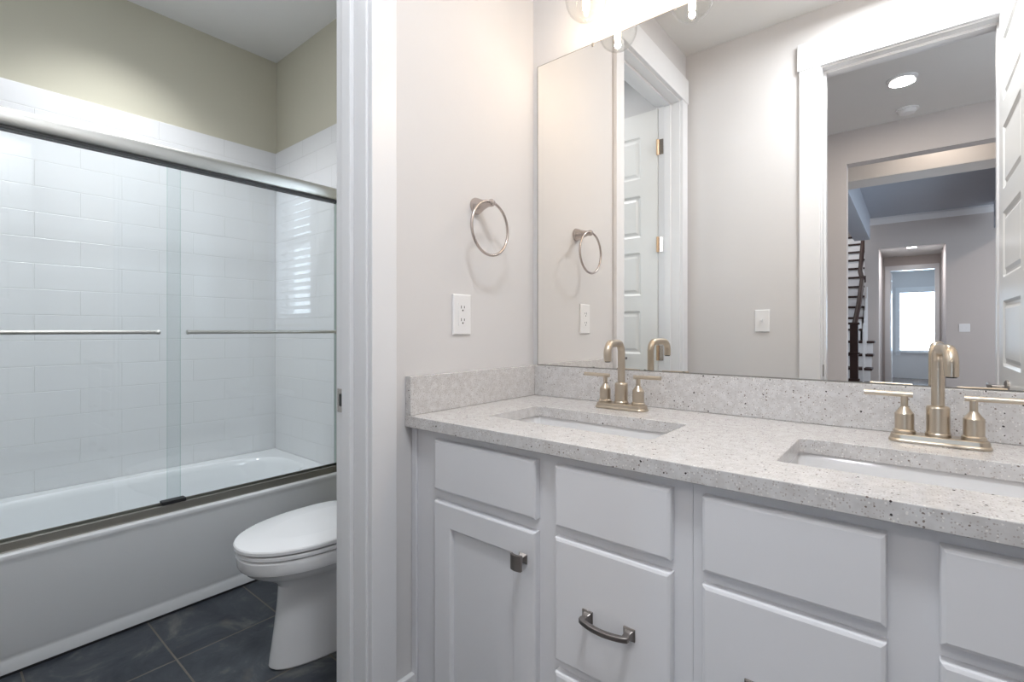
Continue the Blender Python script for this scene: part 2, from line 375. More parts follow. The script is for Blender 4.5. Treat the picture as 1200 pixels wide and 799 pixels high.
def lever(parent, x, z, t, m):
    for s in (1, -1):
        mb = MB().lathe([(.001, s*t/2), (.031, s*t/2), (.031, s*(t/2+.006)), (.024, s*(t/2+.011)), (.012, s*(t/2+.012)), (.011, s*(t/2+.045)), (.001, s*(t/2+.045))], (x, 0, z), 'y', 24)
        mb.tube([(x, s*(t/2+.040), z), (x-.03, s*(t/2+.046), z), (x-.075, s*(t/2+.046), z+.002), (x-.11, s*(t/2+.044), z+.004)], [.0095, .0095, .0085, .0075], 12)
        o = obj('door_handle', mb, m, parent)
def hinge(parent, x, y, z, m=HINGEM):
    mb = MB().lathe([(.0062, z), (.0062, z+.09)], (x, y, 0), 'z', 12).lathe([(.004, z-.004), (.0048, z+.094)], (x, y, 0), 'z', 12)
    return mb
# entry door: swung into the room, at right angles to the wall
lm = leaf_mesh(.62, DH-.012, .035); 
d1 = obj('door_1', lm, DOORP); tag(d1, kind='structure')
lever(d1, .62-.065, .868, .035, PEWTER)
d1.location = (1.3225, W+.012, .006)   # leaf_mesh origin recentred below
def fix_leaf(o, w):  # put the origin of a leaf on its hinge edge
    me = o.data
    for v in me.vertices: v.co.x += w/2
fix_leaf(d1, .62)
d1.rotation_euler = (0, 0, PI/2)
for z in (.25, .95, 1.59, 2.15):
    h = obj('hinge', MB().lathe([(.0062, z), (.0062, z+.09)], (.002, .024, 0), 'z', 12), HINGEM); h.parent = d1; h.location = (.002, -.024, z)
# toilet-room door: swung open against the short wall
lm = leaf_mesh(.70, DH-.012, .035)
d2 = obj('door_2', lm, DOORP); tag(d2, kind='structure'); fix_leaf(d2, .70)
lever(d2, .70-.065, .915, .035, PEWTER)
d2.location = (-.1285, Y2-.0175, .006); d2.rotation_euler = (0, 0, PI)
for z in (.27, .91, 1.545, 2.115):
    mb = MB().lathe([(.0075, 0), (.0075, .09)], (0, 0, 0), 'z', 12)
    h = obj('hinge', mb, HINGEM); h.parent = d2; h.location = (-.0015, -.0245, z)
    mb = B(-.122, -.094, Y2, Y2+.002, z+.006, z+.096)
    h2 = obj('hinge_plate', mb, RINGM, None, .0008); tag(h2, 'satin hinge leaf screwed to the toilet room jamb', 'hinge', 'hinge leaves on the toilet room jamb')
# ---------------------------------------------------------------- window over the toilet
mb = MB()
mb.box(WX0-.06, WX0, -.020, -.002, WZ0-.02, WZ1+.07).box(WX1, WX1+.06, -.020, -.002, WZ0-.02, WZ1+.07).box(WX0, WX1, -.020, -.002, WZ1, WZ1+.07)
mb.box(WX0-.07, WX1+.07, -.035, -.002, WZ0-.04, WZ0-.0205)
mb.box(WX0, WX0+.012, -.001, .118, WZ0, WZ1).box(WX1-.012, WX1, -.001, .118, WZ0, WZ1).box(WX0+.012, WX1-.012, -.001, .118, WZ0, WZ0+.012).box(WX0+.012, WX1-.012, -.001, .118, WZ1-.012, WZ1)
w1 = struct('window_1', mb, TRIM, .002)
mb = MB().box(WX0+.012, WX0+.026, .06, .095, WZ0+.012, WZ1-.012).box(WX1-.026, WX1-.012, .06, .095, WZ0+.012, WZ1-.012)
for z in (WZ0+.012, (WZ0+WZ1)/2-.015, WZ1-.042): mb.box(WX0+.026, WX1-.026, .06, .095, z, z+.03)
obj('window_frame', mb, TRIM, w1, .002)
obj('pane', B(WX0+.026, WX1-.026, .076, .080, WZ0+.04, WZ1-.04), WGLASS, w1)
bl = empty('window_blind', ((WX0+WX1)/2, .03, WZ0+.012), 'white slatted blind hanging in the toilet room window, reflected in the shower glass', 'blind')
mb = MB(); z = WZ0+.05; ca, sa = math.cos(.30), -math.sin(.30)
while z < WZ1-.07:
    v = []
    for u in (-.0235, .0235):
        for t in (-.0014, .0014):
            v.append((u*ca-t*sa, z+u*sa+t*ca))
    q = [v[0], v[2], v[3], v[1]]
    mb.loft([[(WX0+.016, .030+a, b) for a, b in q], [(WX1-.046, .030+a, b) for a, b in q]], smooth=False)
    z += .0445
obj('slat', mb, BLIND, bl)
obj('head_rail', B(WX0+.014, WX1-.014, .003, .055, WZ1-.062, WZ1-.0125), BLIND, bl, .003)
obj('bottom_rail', B(WX0+.016, WX1-.016, .008, .052, WZ0+.0125, WZ0+.030), BLIND, bl, .003)
mb = MB()
for x in (WX0+.07, WX1-.07): mb.tube([(x, .004, WZ0+.03), (x, .004, WZ1-.06)], .0012, 6)
obj('cord', mb, BLIND, bl)

# ---------------------------------------------------------------- bathtub
def sup(cx, cy, hx, hy, z, n=64, e=3.2):
    out = []
    for i in range(n):
        a = 2*PI*i/n; c, s_ = math.cos(a), math.sin(a)
        out.append((cx+hx*math.copysign(abs(c)**(2/e), c), cy+hy*math.copysign(abs(s_)**(2/e), s_), z))
    return out
ty0, ty1 = W+.014, -.016; tx0 = TX+.014; tcx = (tx0-1.185)/2-.006; tcy = (ty0+ty1)/2; RZ = .385
tub = empty('bathtub', ((tx0-1.175)/2, tcy, 0), 'white alcove bathtub with a smooth apron under the glass doors', 'bathtub')
mb = MB()
prof = [(-1.178, .010), (-1.1775, .036), (-1.1805, .048), (-1.1818, .053), (-1.1800, .062), (-1.177, .070), (-1.177, .35), (-1.1755, .362), (-1.173, .368), (-1.1715, .375), (-1.173, .382), (-1.178, .3868), (-1.186, .388), (-1.30, .388)]
bm = mb.bm
cols = [[bm.verts.new((x, y, z)) for x, z in prof] for y in (ty0, ty0+.02, ty1-.02, ty1)]
for a in range(3):
    for i in range(len(prof)-1):
        f = bm.faces.new((cols[a][i], cols[a][i+1], cols[a+1][i+1], cols[a+1][i])); f.smooth = True
apron = obj('apron', mb, TUBM, tub)
# basin + deck
mb = MB(); bm = mb.bm; n = 64
hx, hy = .300, .675
bas = [(hx, hy, .388), (hx-.006, hy-.006, .3865), (hx-.014, hy-.014, .380), (hx-.022, hy-.024, .36), (hx-.035, hy-.05, .28), (hx-.05, hy-.09, .16), (hx-.075, hy-.13, .10), (hx-.13, hy-.2, .082), (.02, .03, .078)]
loops = [sup(tcx, tcy, a, b, z) for a, b, z in bas]
L = [[bm.verts.new(p) for p in lp] for lp in loops]
for a in range(len(L)-1):
    for i in range(n):
        f = bm.faces.new((L[a][i], L[a+1][i], L[a+1][(i+1) % n], L[a][(i+1) % n])); f.smooth = True
bm.faces.new(L[-1])
def sq(p):  # project a loop point onto the deck rectangle
    dx, dy = p[0]-tcx, p[1]-tcy
    X0, X1, Y0_, Y1_ = tx0-tcx, -1.19-tcx, ty0-tcy, ty1-tcy
    k = 1e9
    if dx > 1e-6: k = min(k, X1/dx)
    if dx < -1e-6: k = min(k, X0/dx)
    if dy > 1e-6: k = min(k, Y1_/dy)
    if dy < -1e-6: k = min(k, Y0_/dy)
    return (tcx+dx*k, tcy+dy*k, .388)
O = [bm.verts.new(sq(p)) for p in loops[0]]
for i in range(n): bm.faces.new((O[i], L[0][i], L[0][(i+1) % n], O[(i+1) % n]))
for (cx_, cy_) in ((tx0, ty0), (tx0, ty1), (-1.19, ty0), (-1.19, ty1)):
    ds = sorted(range(n), key=lambda i: (O[i].co.x-cx_)**2+(O[i].co.y-cy_)**2)
    if (O[ds[0]].co-Vector((cx_, cy_, .388))).length > 1e-4:
        a, b = ds[0], ds[1]
        if abs(O[a].co.x-O[b].co.x) > 1e-5 and abs(O[a].co.y-O[b].co.y) > 1e-5:
            c = bm.verts.new((cx_, cy_, .388)); bm.faces.new((O[a], O[b], c))
obj('basin', mb, TUBM, tub)
obj('shadow_gap_strip', B(-1.20, -1.181, ty0, ty1, 0, .012), BLACK, tub)  # black strip drawn in for the shade of the gap under the apron
mb = MB().lathe([(.001, .0775), (.028, .0775), (.028, .0835), (.02, .086), (.001, .086)], (tcx, ty1-.26, 0), 'z', 24)
obj('drain', mb, RINGM, tub)

# ---------------------------------------------------------------- sliding shower doors
sd = empty('shower_door', (-1.215, tcy, .388), 'frameless sliding glass tub door with brushed nickel header and bottom track', 'shower door')
yA, yB = W+.0135, -.0155
mb = MB()
prof = []
for k in range(13):   # rounded front face of the header
    a = math.radians(-90+180*k/12); prof.append((-1.205+.018*abs(math.cos(a))**.8, 1.771+.031*math.copysign(abs(math.sin(a))**.85, math.sin(a))))
prof += [(-1.245, 1.802), (-1.245, 1.740)]
mb.loft([[(x, yA, z) for x, z in prof], [(x, yB, z) for x, z in prof]], smooth=False)
for f in mb.bm.faces:
    if len(f.verts) == 4: f.smooth = True
hd = obj('header', mb, RAILM, sd)
obj('header_channel', B(-1.240, -1.192, yA+.001, yB-.001, 1.7335, 1.7398), DARKGAP, sd)
mb = MB(); tp = [(-1.188, .3885), (-1.190, .392), (-1.194, .4175), (-1.203, .4185), (-1.2035, .408), (-1.236, .408), (-1.237, .420), (-1.242, .420), (-1.242, .3885)]
mb.loft([[(x, yA, z) for x, z in tp], [(x, yB, z) for x, z in tp]], smooth=False)
obj('bottom_track', mb, TRACKM, sd, .001)
for y0, y1 in ((yA, yA+.018), (yB-.018, yB)):
    obj('side_channel', B(-1.238, -1.196, y0, y1, .4245, 1.732), RAILM, sd, .002)
def panel(x, y0, y1, b0, b1, bx):
    z0, z1 = .4105, 1.7325
    g = obj('glass_panel', B(x-.003, x+.003, y0, y1, z0, z1), [GLASS, GEDGE], sd)
    for p in g.data.polygons:
        if abs(p.normal.y) > .5: p.material_index = 1
    z = 1.085
    mb = MB().tube([(bx, b0, z), (bx, b1, z)], .0075, 16)
    for y in (b0+.035, b1-.035): mb.lathe([(.009, x+.0031), (.009, x+.008), (.006, x+.010), (.006, bx)], (0, y, z), 'x', 16)
    for y, s in ((b0, -1), (b1, 1)): mb.lathe([(.0075, y-s*.002), (.0088, y), (.0088, y+s*.008), (.004, y+s*.011)], (bx, 0, z), 'y', 16)
    obj('towel_bar', mb, RAILM, g)
panel(-1.2085, yA+.019, -.711, -1.44, -.797, -1.170)
panel(-1.2225, -.751, yB-.019, -.688, -.060, -1.182)
obj('panel_guide', B(-1.228, -1.1945, -.774, -.694, .4185, .432), BLACK, sd, .002)

# ---------------------------------------------------------------- toilet
TC = -.575
def egg(hw, yf, yb, z, n=56, cx=TC, e=2.12):
    y0 = yb+(yf-yb)*.42; out = []
    for i in range(n):
        a = 2*PI*i/n; c, s_ = math.cos(a), math.sin(a)
        x = cx+hw*math.copysign(abs(c)**(2/e), c)
        r = (y0-yf) if s_ < 0 else (yb-y0)
        out.append((x, y0+r*math.copysign(abs(s_)**(2/(e if s_ < 0 else 3.4)), s_), z))
    return out
to = empty('toilet', (TC, -.40, 0), 'white elongated toilet with closed lid standing beside the tub', 'toilet')
mb = MB()
bowl = [(.094, -.642, -.10, 0), (.098, -.648, -.10, .006), (.097, -.645, -.10, .03), (.090, -.632, -.10, .12), (.086, -.622, -.11, .20), (.088, -.618, -.12, .255), (.100, -.632, -.14, .275), (.128, -.675, -.18, .300), (.153, -.715, -.22, .325), (.164, -.722, -.24, .338), (.171, -.734, -.25, .344), (.174, -.739, -.25, .354), (.175, -.741, -.25, .382), (.172, -.737, -.25, .388), (.15, -.72, -.27, .3885)]
mb.loft([egg(*b) for b in bowl]); obj('bowl', mb, PORC, to)
def slab(hw, yf, yb, z0, z1, r=.006): return [egg(hw-r, yf+r, yb-r, z0), egg(hw, yf, yb, z0+.003), egg(hw, yf, yb, z1-r*.8), egg(hw-r*.4, yf+r*.4, yb-r*.4, z1-r*.25), egg(hw-r*1.4, yf+r*1.4, yb-r*1.4, z1)]
obj('seat', MB().loft(slab(.176, -.743, -.27, .3905, .4055, .004)), PORC, to)
ls = slab(.178, -.748, -.265, .4085, .426, .007); ls += [egg(.10, -.64, -.33, .4285)]
obj('lid', MB().loft(ls), PORC, to)
mb = MB()
for s in (-1, 1): mb.lathe([(.011, -.075+s*.0), (.011, .075)], (TC+s*0, -.25, .408), 'x', 12) if s == 1 else None
obj('lid_hinge', MB().lathe([(.010, TC-.085), (.010, TC+.085)], (0, -.249, .406), 'x', 14), PORC, to)
mb = MB().loft([rrect(TC-.10, TC+.10, -.245, -.03, .03, .26), rrect(TC-.11, TC+.11, -.25, -.03, .03, .36), rrect(TC-.12, TC+.12, -.25, -.03, .03, .389)])
obj('tank_shelf', mb, PORC, to)
mb = MB().loft([rrect(TC-.185, TC+.185, -.205, -.030, .03, .3895), rrect(TC-.20, TC+.20, -.215, -.024, .03, .45), rrect(TC-.21, TC+.21, -.22, -.022, .03, .72)])
tank = obj('tank', mb, PORC, to)
obj('tank_lid', MB().loft([rrect(TC-.215, TC+.215, -.228, -.019, .03, .7205), rrect(TC-.218, TC+.218, -.231, -.019, .03, .728), rrect(TC-.218, TC+.218, -.231, -.019, .03, .745), rrect(TC-.208, TC+.208, -.22, -.024, .025, .753)]), PORC, to)
obj('flush_lever', MB().lathe([(.012, -.223), (.012, -.235)], (TC-.15, 0, .67), 'y', 16).tube([(TC-.15, -.238, .67), (TC-.09, -.240, .662)], [.006, .005], 10), RINGM, to)

# ---------------------------------------------------------------- vanity cabinets
HC = .87; CT = .84; FY = -.532
def cabinet(x0, x1, label, end_left=False):
    c = empty('vanity_cabinet', ((x0+x1)/2, FY/2, 0), label, 'cabinet')
    mb = MB().box(x0, x1, FY+.0195, -.003, .10, .11).box(x0, x0+.016, FY+.0195, -.003, .11, CT).box(x1-.016, x1, FY+.0195, -.003, .11, CT).box(x0+.016, x1-.016, -.010, -.003, .11, CT)
    mb.box(x0, x1, FY+.07, FY+.088, 0, .0995).box(x0, x0+.016, FY+.09, -.003, 0, .0995).box(x1-.016, x1, FY+.09, -.003, 0, .0995)
    obj('body', mb, CAB, c)
    return c
def frame(c, x0, x1, cols):
    # face frame: stiles between the columns, rails between the fronts; columns are (xa, xb, [(z0,z1)...])
    mb = MB(); X = [x0]
    for xa, xb, _ in cols: X += [xa+.010, xb-.010]
    X += [x1]
    for i in range(0, len(X), 2): mb.box(X[i], X[i+1], FY, FY+.019, .10, CT)
    for xa, xb, zz in cols:
        edges = [CT]+[v for z0, z1 in zz for v in (z1-.010, z0+.010)]+[.10]
        for i in range(0, len(edges), 2): mb.box(xa+.010, xb-.010, FY, FY+.019, edges[i+1], edges[i])
    return obj('face_frame', mb, CAB, c)
def slabfront(x0, x1, z0, z1):
    y = FY-.0005; d = .0185; e = .006
    def lp(k, yy): return [(x0+k, yy, z0+k), (x1-k, yy, z0+k), (x1-k, yy, z1-k), (x0+k, yy, z1-k)]
    return MB().loft([lp(0, y), lp(0, y-d+.005), lp(.0015, y-d+.002), lp(e, y-d)], smooth=False)
def shaker(x0, x1, z0, z1, s=.056):
    y = FY-.0005; d = .0185
    def lp(k, yy): return [(x0+k, yy, z0+k), (x1-k, yy, z0+k), (x1-k, yy, z1-k), (x0+k, yy, z1-k)]
    return MB().loft([lp(0, y), lp(0, y-d+.004), lp(.001, y-d+.0015), lp(.004, y-d), lp(s, y-d), lp(s+.004, y-d+.003), lp(s+.006, y-d+.0095)], smooth=False)
def knob(x, z, parent):
    y = FY-.0192
    mb = MB().loft([[(x+a*.011, y, z+b*.011) for a, b in ((-1,-1),(1,-1),(1,1),(-1,1))], [(x+a*.009, y-.003, z+b*.009) for a, b in ((-1,-1),(1,-1),(1,1),(-1,1))],
        [(x+a*.005, y-.008, z+b*.005) for a, b in ((-1,-1),(1,-1),(1,1),(-1,1))], [(x+a*.005, y-.024, z+b*.005) for a, b in ((-1,-1),(1,-1),(1,1),(-1,1))]], smooth=False)
    ls = []
    for k in range(9):
        t = -1+2*k/8; xx = x+t*.0140; yy = y-.027-.0035*(1-t*t)
        ls.append([(xx, yy+.006, z-.0165), (xx, yy, z-.0165), (xx, yy, z+.0165), (xx, yy+.006, z+.0165)])
    mb.loft(ls, smooth=False)
    return obj('knob', mb, PEWTER, parent, .0008)
def pull(x, z, parent):
    y = FY-.0192; mb = MB()
    for s in (-1, 1):
        px = x+s*.043
        def sqr(h, yy, zo=0): return [(px+a*h, yy, z+zo+b*h) for a, b in ((-1,-1),(1,-1),(1,1),(-1,1))]
        mb.loft([sqr(.0115, y), sqr(.0115, y-.0025), sqr(.0085, y-.004), sqr(.0058, y-.010), sqr(.005, y-.022)], smooth=False)
    ls = []
    for k in range(17):
        t = -1+2*k/16; xx = x+t*.050; yy = y-.020-.012*(1-t*t)-(0 if abs(t) < .95 else -.001); hh = .0055; dd = .0042
        zz = z
        ls.append([(xx, yy+dd, zz-hh), (xx, yy-dd, zz-hh*.8), (xx, yy-dd, zz+hh*.8), (xx, yy+dd, zz+hh)])
    mb.loft(ls, smooth=False)
    return obj('pull', mb, PEWTER, parent, .0015)
ZT = (.696, .820); Z2 = (.427, .675); Z3 = (.13, .404); ZD = (.13, .669)
ca = cabinet(.0005, .7365, 'white vanity cabinet under the left sink with one door and a drawer stack')
frame(ca, .0005, .7365, [(.104, .417, [ZT, ZD]), (.466, .705, [ZT, Z2, Z3])])
obj('false_front', slabfront(.104, .417, *ZT), CAB, ca)
dd = obj('door', shaker(.104, .417, *ZD), CAB, ca); knob(.387, .609, dd)
dr = obj('drawer', slabfront(.466, .705, *ZT), CAB, ca)
dr = obj('drawer', slabfront(.466, .705, *Z2), CAB, ca); pull(.587, .545, dr)
dr = obj('drawer', slabfront(.466, .705, *Z3), CAB, ca); pull(.587, .267, dr)
obj('scribe_molding', B(.0008, .021, FY-.006, FY-.0003, .0, CT-.001), CAB, ca, .002)
cb = cabinet(.7372, RX-.001, 'white vanity cabinet under the right sink with wide flat fronts')
frame(cb, .7372, RX-.001, [(.757, .997, [ZT, Z2, Z3]), (1.050, 1.290, [ZT, Z2, Z3])])
for xa, xb in ((.757, .997), (1.050, 1.290)):
    obj('false_front', slabfront(xa, xb, *ZT), CAB, cb)
    dr = obj('drawer', slabfront(xa, xb, *Z2), CAB, cb); pull((xa+xb)/2, .542, dr)
    dr = obj('drawer', slabfront(xa, xb, *Z3), CAB, cb); pull((xa+xb)/2, .27, dr)

# ---------------------------------------------------------------- countertop, splashes, sinks
SK = [(.172, .615, -.428, -.211), (.845, 1.288, -.442, -.211)]
out = [(.0006, -.559), (RX-.001, -.559), (RX-.001, -.002), (.0006, -.002)]
ct = plate('countertop', out, [[(p[0], p[1]) for p in rrect(a, b, c, d, .014, 0)] for a, b, c, d in SK], CT+.0005, HC, QUARTZ, None, .0016)
tag(ct, 'speckled quartz countertop running across both vanity cabinets', 'countertop')
bs = empty('backsplash', (.75, -.011, HC), 'low speckled quartz backsplash along the foot of the mirror', 'backsplash')
obj('slab', B(.0216, RX-.002, -.0205, -.0015, HC+.0004, HC+.1016), QUARTZ, bs, .0012)
bs = empty('backsplash', (.011, -.28, HC), 'short speckled quartz side splash on the wall below the outlet', 'backsplash')
obj('slab', B(.0008, .0210, -.557, -.0015, HC+.0004, HC+.1016), QUARTZ, bs, .0012)
for k, (a, b, c, d) in enumerate(SK):
    s = empty('sink', ((a+b)/2, (c+d)/2, HC-.16), ('white rectangular undermount sink below the left gooseneck faucet', 'white rectangular undermount sink at the right end of the counter')[k], 'sink')
    g = .006; z0 = CT-.0005
    loops = [rrect(a-.025, b+.025, c-.025, d+.025, .03, z0-.012), rrect(a-.025, b+.025, c-.025, d+.025, .03, z0), rrect(a-g, b+g, c-g, d+g, .02, z0), rrect(a-g+.002, b+g-.002, c-g+.002, d+g-.002, .02, z0-.01), rrect(a+.012, b-.012, c+.010, d-.010, .03, z0-.10), rrect(a+.03, b-.03, c+.025, d-.025, .03, z0-.128), rrect(a+.08, b-.08, c+.06, d-.06, .03, z0-.137),
      rrect(a+.07, b-.07, c+.05, d-.05, .03, z0-.147), rrect(a+.01, b-.01, c+.008, d-.008, .03, z0-.13), rrect(a-.012, b+.012, c-.012, d+.012, .03, z0-.02)]
    obj('basin', MB().loft(loops[:7], cap0=False).loft(loops[7:]+[loops[0]], cap1=False), PORC, s)
    obj('drain', MB().lathe([(.001, z0-.1375), (.022, z0-.1375), (.022, z0-.134), (.014, z0-.131), (.001, z0-.131)], ((a+b)/2, (c+d)/2, 0), 'z', 24), NICKEL, s)

# ---------------------------------------------------------------- faucets
def faucet(cx, cy, label, sw):
    f = empty('faucet', (cx, cy, HC), label, 'faucet', None)
    z = HC
    bp = MB().loft([rrect(cx-.076, cx+.076, cy-.0255, cy+.0255, .018, z+.0003), rrect(cx-.076, cx+.076, cy-.0255, cy+.0255, .018, z+.0045), rrect(cx-.0735, cx+.0735, cy-.0230, cy+.0230, .016, z+.007), rrect(cx-.0725, cx+.0725, cy-.0220, cy+.0220, .016, z+.0145), rrect(cx-.071, cx+.071, cy-.0205, cy+.0205, .015, z+.016)])
    for fc in bp.bm.faces: fc.smooth = False
    obj('base_plate', bp, NICKEL, f, .0012)
    obj('spout_body', MB().lathe([(.0195, z+.0162), (.0195, z+.021), (.018, z+.023), (.0180, z+.071), (.0165, z+.074), (.011, z+.0755)], (cx, cy, 0), 'z', 40), NICKEL, f, sharp=22)
    R = .027; H = z+.186; reach = .105; dx, dy = math.sin(sw), -math.cos(sw)
    P = [(0, z+.074), (0, z+.12), (0, H-R)]
    for k in range(1, 11): a = PI/2*k/10; P.append((R-R*math.cos(a), H-R+R*math.sin(a)))
    for k in range(0, 11): a = PI/2*k/10*1.02; P.append((reach-R+R*math.sin(a), H-R+R*math.cos(a)))
    P.append((reach-.0005, z+.140))
    obj('spout', MB().tube([(cx+u*dx, cy+u*dy, zz) for u, zz in P], .0102, 24), NICKEL, f)
    u = P[-1][0]; obj('aerator', MB().lathe([(.0075, z+.1375), (.0078, z+.1402)], (cx+u*dx, cy+u*dy, 0), 'z', 20), DARKGAP, f)
    for s in (-1, 1):
        hx_ = cx+s*.0508
        h = obj('handle', MB().lathe([(.0180, z+.0162), (.0180, z+.0215), (.0155, z+.024), (.0155, z+.055), (.0145, z+.0565), (.0075, z+.0665), (.0060, z+.069), (.0060, z+.090)], (hx_, cy, 0), 'z', 36), NICKEL, f, sharp=22)
        obj('lever', MB().tube([(hx_-s*.013, cy, z+.0925), (hx_+s*.066, cy-.004, z+.0935)], .0052, 18), NICKEL, h)
    return f
faucet(.390, -.106, 'brushed nickel two-handle faucet at the left sink, with lever handles', .12)
faucet(1.0625, -.106, 'brushed nickel two-handle faucet at the right sink, largest in view', .14)

# ---------------------------------------------------------------- mirror
mr = empty('mirror', (.76, -.004, .9722), 'large frameless wall mirror standing on the quartz backsplash', 'mirror')
g = obj('mirror_glass', B(.023, RX-.012, -.0060, -.0008, .9722, 2.003), [MIRROR, TRACKM], mr)
for p in g.data.polygons:
    if p.normal.y > -.5: p.material_index = 1
mb = MB().box(.0225, .0242, -.0064, -.0061, .9722, 2.0035).box(.0242, RX-.012, -.0064, -.0061, .9722, .9742).box(.0242, RX-.012, -.0064, -.0061, 2.0022, 2.0035)
obj('edge_line', mb, TRACKM, mr)
for x, z in ((.240, 1.994), (1.25, 1.994), (.244, .9725), (.416, .9725), (.53, .9725)):
    s = .010 if z > 1.5 else .003
    obj('clip', B(x-.003, x+.003, -.0085, -.0062, z, z+s+.001), TRACKM, mr, .0005)

# ---------------------------------------------------------------- vanity lights
def vanity_light(cx, label):
    v = empty('vanity_light', (cx, -.02, 2.22), label, 'wall lamp', None)
    obj('back_plate', B(cx-.30, cx+.30, -.022, -.0005, 2.20, 2.255), NICKEL, v, .004)
    for k in (-1, 0, 1):
        x = cx+k*.243; y = -.106
        mb = MB().tube([(x, -.02, 2.228), (x, -.07, 2.232), (x, -.10, 2.222), (x, y, 2.20)], .007, 12).lathe([(.020, 2.155), (.022, 2.16), (.022, 2.195), (.012, 2.203)], (x, y, 0), 'z', 24)
        a = obj('arm', mb, NICKEL, v)
        pr = [(.0215, 2.154), (.030, 2.148)]
        for j in range(1, 15):
            t = math.radians(60-150*j/14); pr.append((.062*math.cos(t) if j < 14 else .002, 2.078+.066*math.sin(t)))
        mb = MB(); mb.lathe(pr, (x, y, 0), 'z', 36, cap=False)
        o = obj('glass_shade', mb, BULBG, a)
        sm = o.modifiers.new('s', 'SOLIDIFY'); sm.thickness = .0025
        mb = MB().lathe([(.008, 2.155), (.0095, 2.13), (.0105, 2.10), (.0105, 2.050), (.009, 2.043), (.004, 2.040)], (x, y, 0), 'z', 20)
        obj('bulb', mb, EMBULB, a)
        l = bpy.data.lights.new('bulb_light', 'POINT'); l.energy = L_BULB; l.color = (1, .78, .58); l.shadow_soft_size = .0095
        lo = bpy.data.objects.new('bulb_light', l); COL.objects.link(lo); lo.location = (x, y-.0, 2.005-.0)
        lo.location = (x, y, 2.030)
    return v
vanity_light(.519, 'three-globe clear glass vanity light over the left sink, just above the mirror')
vanity_light(1.205, 'three-globe clear glass vanity light beyond the first, over the right sink')

# ---------------------------------------------------------------- ceiling lamp bodies
def recessed(loc, r, label, cat='ceiling light'):
    e = empty('recessed_light', loc, label, cat)
    x, y, z = loc
    obj('trim_ring', MB().lathe([(r, z-.0005), (r+.018, z-.0005), (r+.018, z-.004), (r, z-.012)], (x, y, 0), 'z', 36, cap=False).lathe([(r, z-.0122), (r+.006, z-.010)], (x, y, 0), 'z', 36, cap=False), TRIM, e)
    obj('lens', MB().lathe([(.002, z-.001), (r, z-.001), (r, z-.008), (.002, z-.008)], (x, y, 0), 'z', 36), EMREC, e)
recessed((.978, -2.63, 2.70), .062, 'lit round recessed light in the hall ceiling, seen in the mirror')
recessed((1.03, -8.78, 2.44), .062, 'small lit recessed light beyond the living room, deep in the mirror')
e = empty('smoke_detector', (1.0, -3.2, 2.70), 'round white smoke detector on the hall ceiling behind the recessed light', 'smoke detector')
obj('housing', MB().lathe([(.055, 2.700), (.055, 2.682), (.044, 2.668), (.02, 2.664), (.001, 2.664)], (1.0, -3.2, 0), 'z', 32), PLATE, e)
obj('mounting_ring', MB().lathe([(.068, 2.7003), (.068, 2.692), (.056, 2.690)], (1.0, -3.2, 0), 'z', 32), PLATE, e)

# ---------------------------------------------------------------- towel ring
tr = empty('towel_ring', (0, -.292, 1.47), 'satin nickel towel ring on the wall above the outlet', 'towel ring')
yy, zz = -.292, 1.468
obj('post', MB().lathe([(.0250, .0005), (.0255, .004), (.0235, .010), (.0165, .026), (.0115, .044), (.0095, .054), (.011, .060), (.011, .068), (.008, .073), (.001, .074)], (0, yy, zz), 'x', 32), RINGM, tr)
pts = [(.064, yy-.004+.079*math.sin(2*PI*k/64), zz-.076+.079*math.cos(2*PI*k/64)) for k in range(64)]
obj('ring', MB().tube(pts, .0042, 12, closed=True), RINGM, tr)

# ---------------------------------------------------------------- outlet and switches
e = empty('outlet', (0, -.354, 1.08), 'white duplex power outlet on the wall below the towel ring', 'outlet')
oy, oz = -.354, 1.138
def xlp(x, hy_, hz): return [(x, oy-hy_, oz-hz), (x, oy+hy_, oz-hz), (x, oy+hy_, oz+hz), (x, oy-hy_, oz+hz)]
obj('cover_plate', MB().loft([xlp(.0003, .0365, .059), xlp(.004, .0365, .059), xlp(.0065, .034, .0565)], smooth=False), PLATE, e, .0008)
obj('receptacle', MB().loft([xlp(.0060, .0165, .0335), xlp(.0078, .0165, .0335)], smooth=False), PLATE, e, .0006)
mb = MB()
for s in (-1, 1):
    c = oz+s*.0185
    obj('slot', B(.0072, .0081, oy-.0075, oy-.0052, c-.001, c+.0075), DARKGAP, e)
    obj('slot', B(.0072, .0081, oy+.0052, oy+.0075, c-.000, c+.0065), DARKGAP, e)
    obj('ground_hole', MB().lathe([(.0026, .0072), (.0026, .0081)], (0, oy, c-.0065), 'x', 12), DARKGAP, e)
def switch(cx, y, z, label, gang=1, s=1):
    e = empty('light_switch', (cx, y, z-.058), label, 'light switch'); hw = .0365+.023*(gang-1)
    def lp(yy_, a, b): return [(cx-a, y+yy_*s, z-b), (cx+a, y+yy_*s, z-b), (cx+a, y+yy_*s, z+b), (cx-a, y+yy_*s, z+b)]
    obj('cover_plate', MB().loft([lp(.0003, hw, .059), lp(.004, hw, .059), lp(.0065, hw-.0025, .0565)], smooth=False), PLATE, e, .0008)
    for k in range(gang):
        x = cx+(k-(gang-1)/2)*.046
        obj('toggle', MB().box(x-.0035, x+.0035, y+.006*s, y+.016*s, z-.002, z+.010) if s > 0 else MB().box(x-.0035, x+.0035, y+.016*s, y+.006*s, z-.002, z+.010), PLATE, e, .001)
        obj('toggle_slot', MB().box(x-.0050, x+.0050, min(y+.006*s, y+.0069*s), max(y+.006*s, y+.0069*s), z-.012, z+.012), TRIM, e)
switch(.408, W, 1.143, 'white toggle switch beside the entry doorway, seen in the mirror')

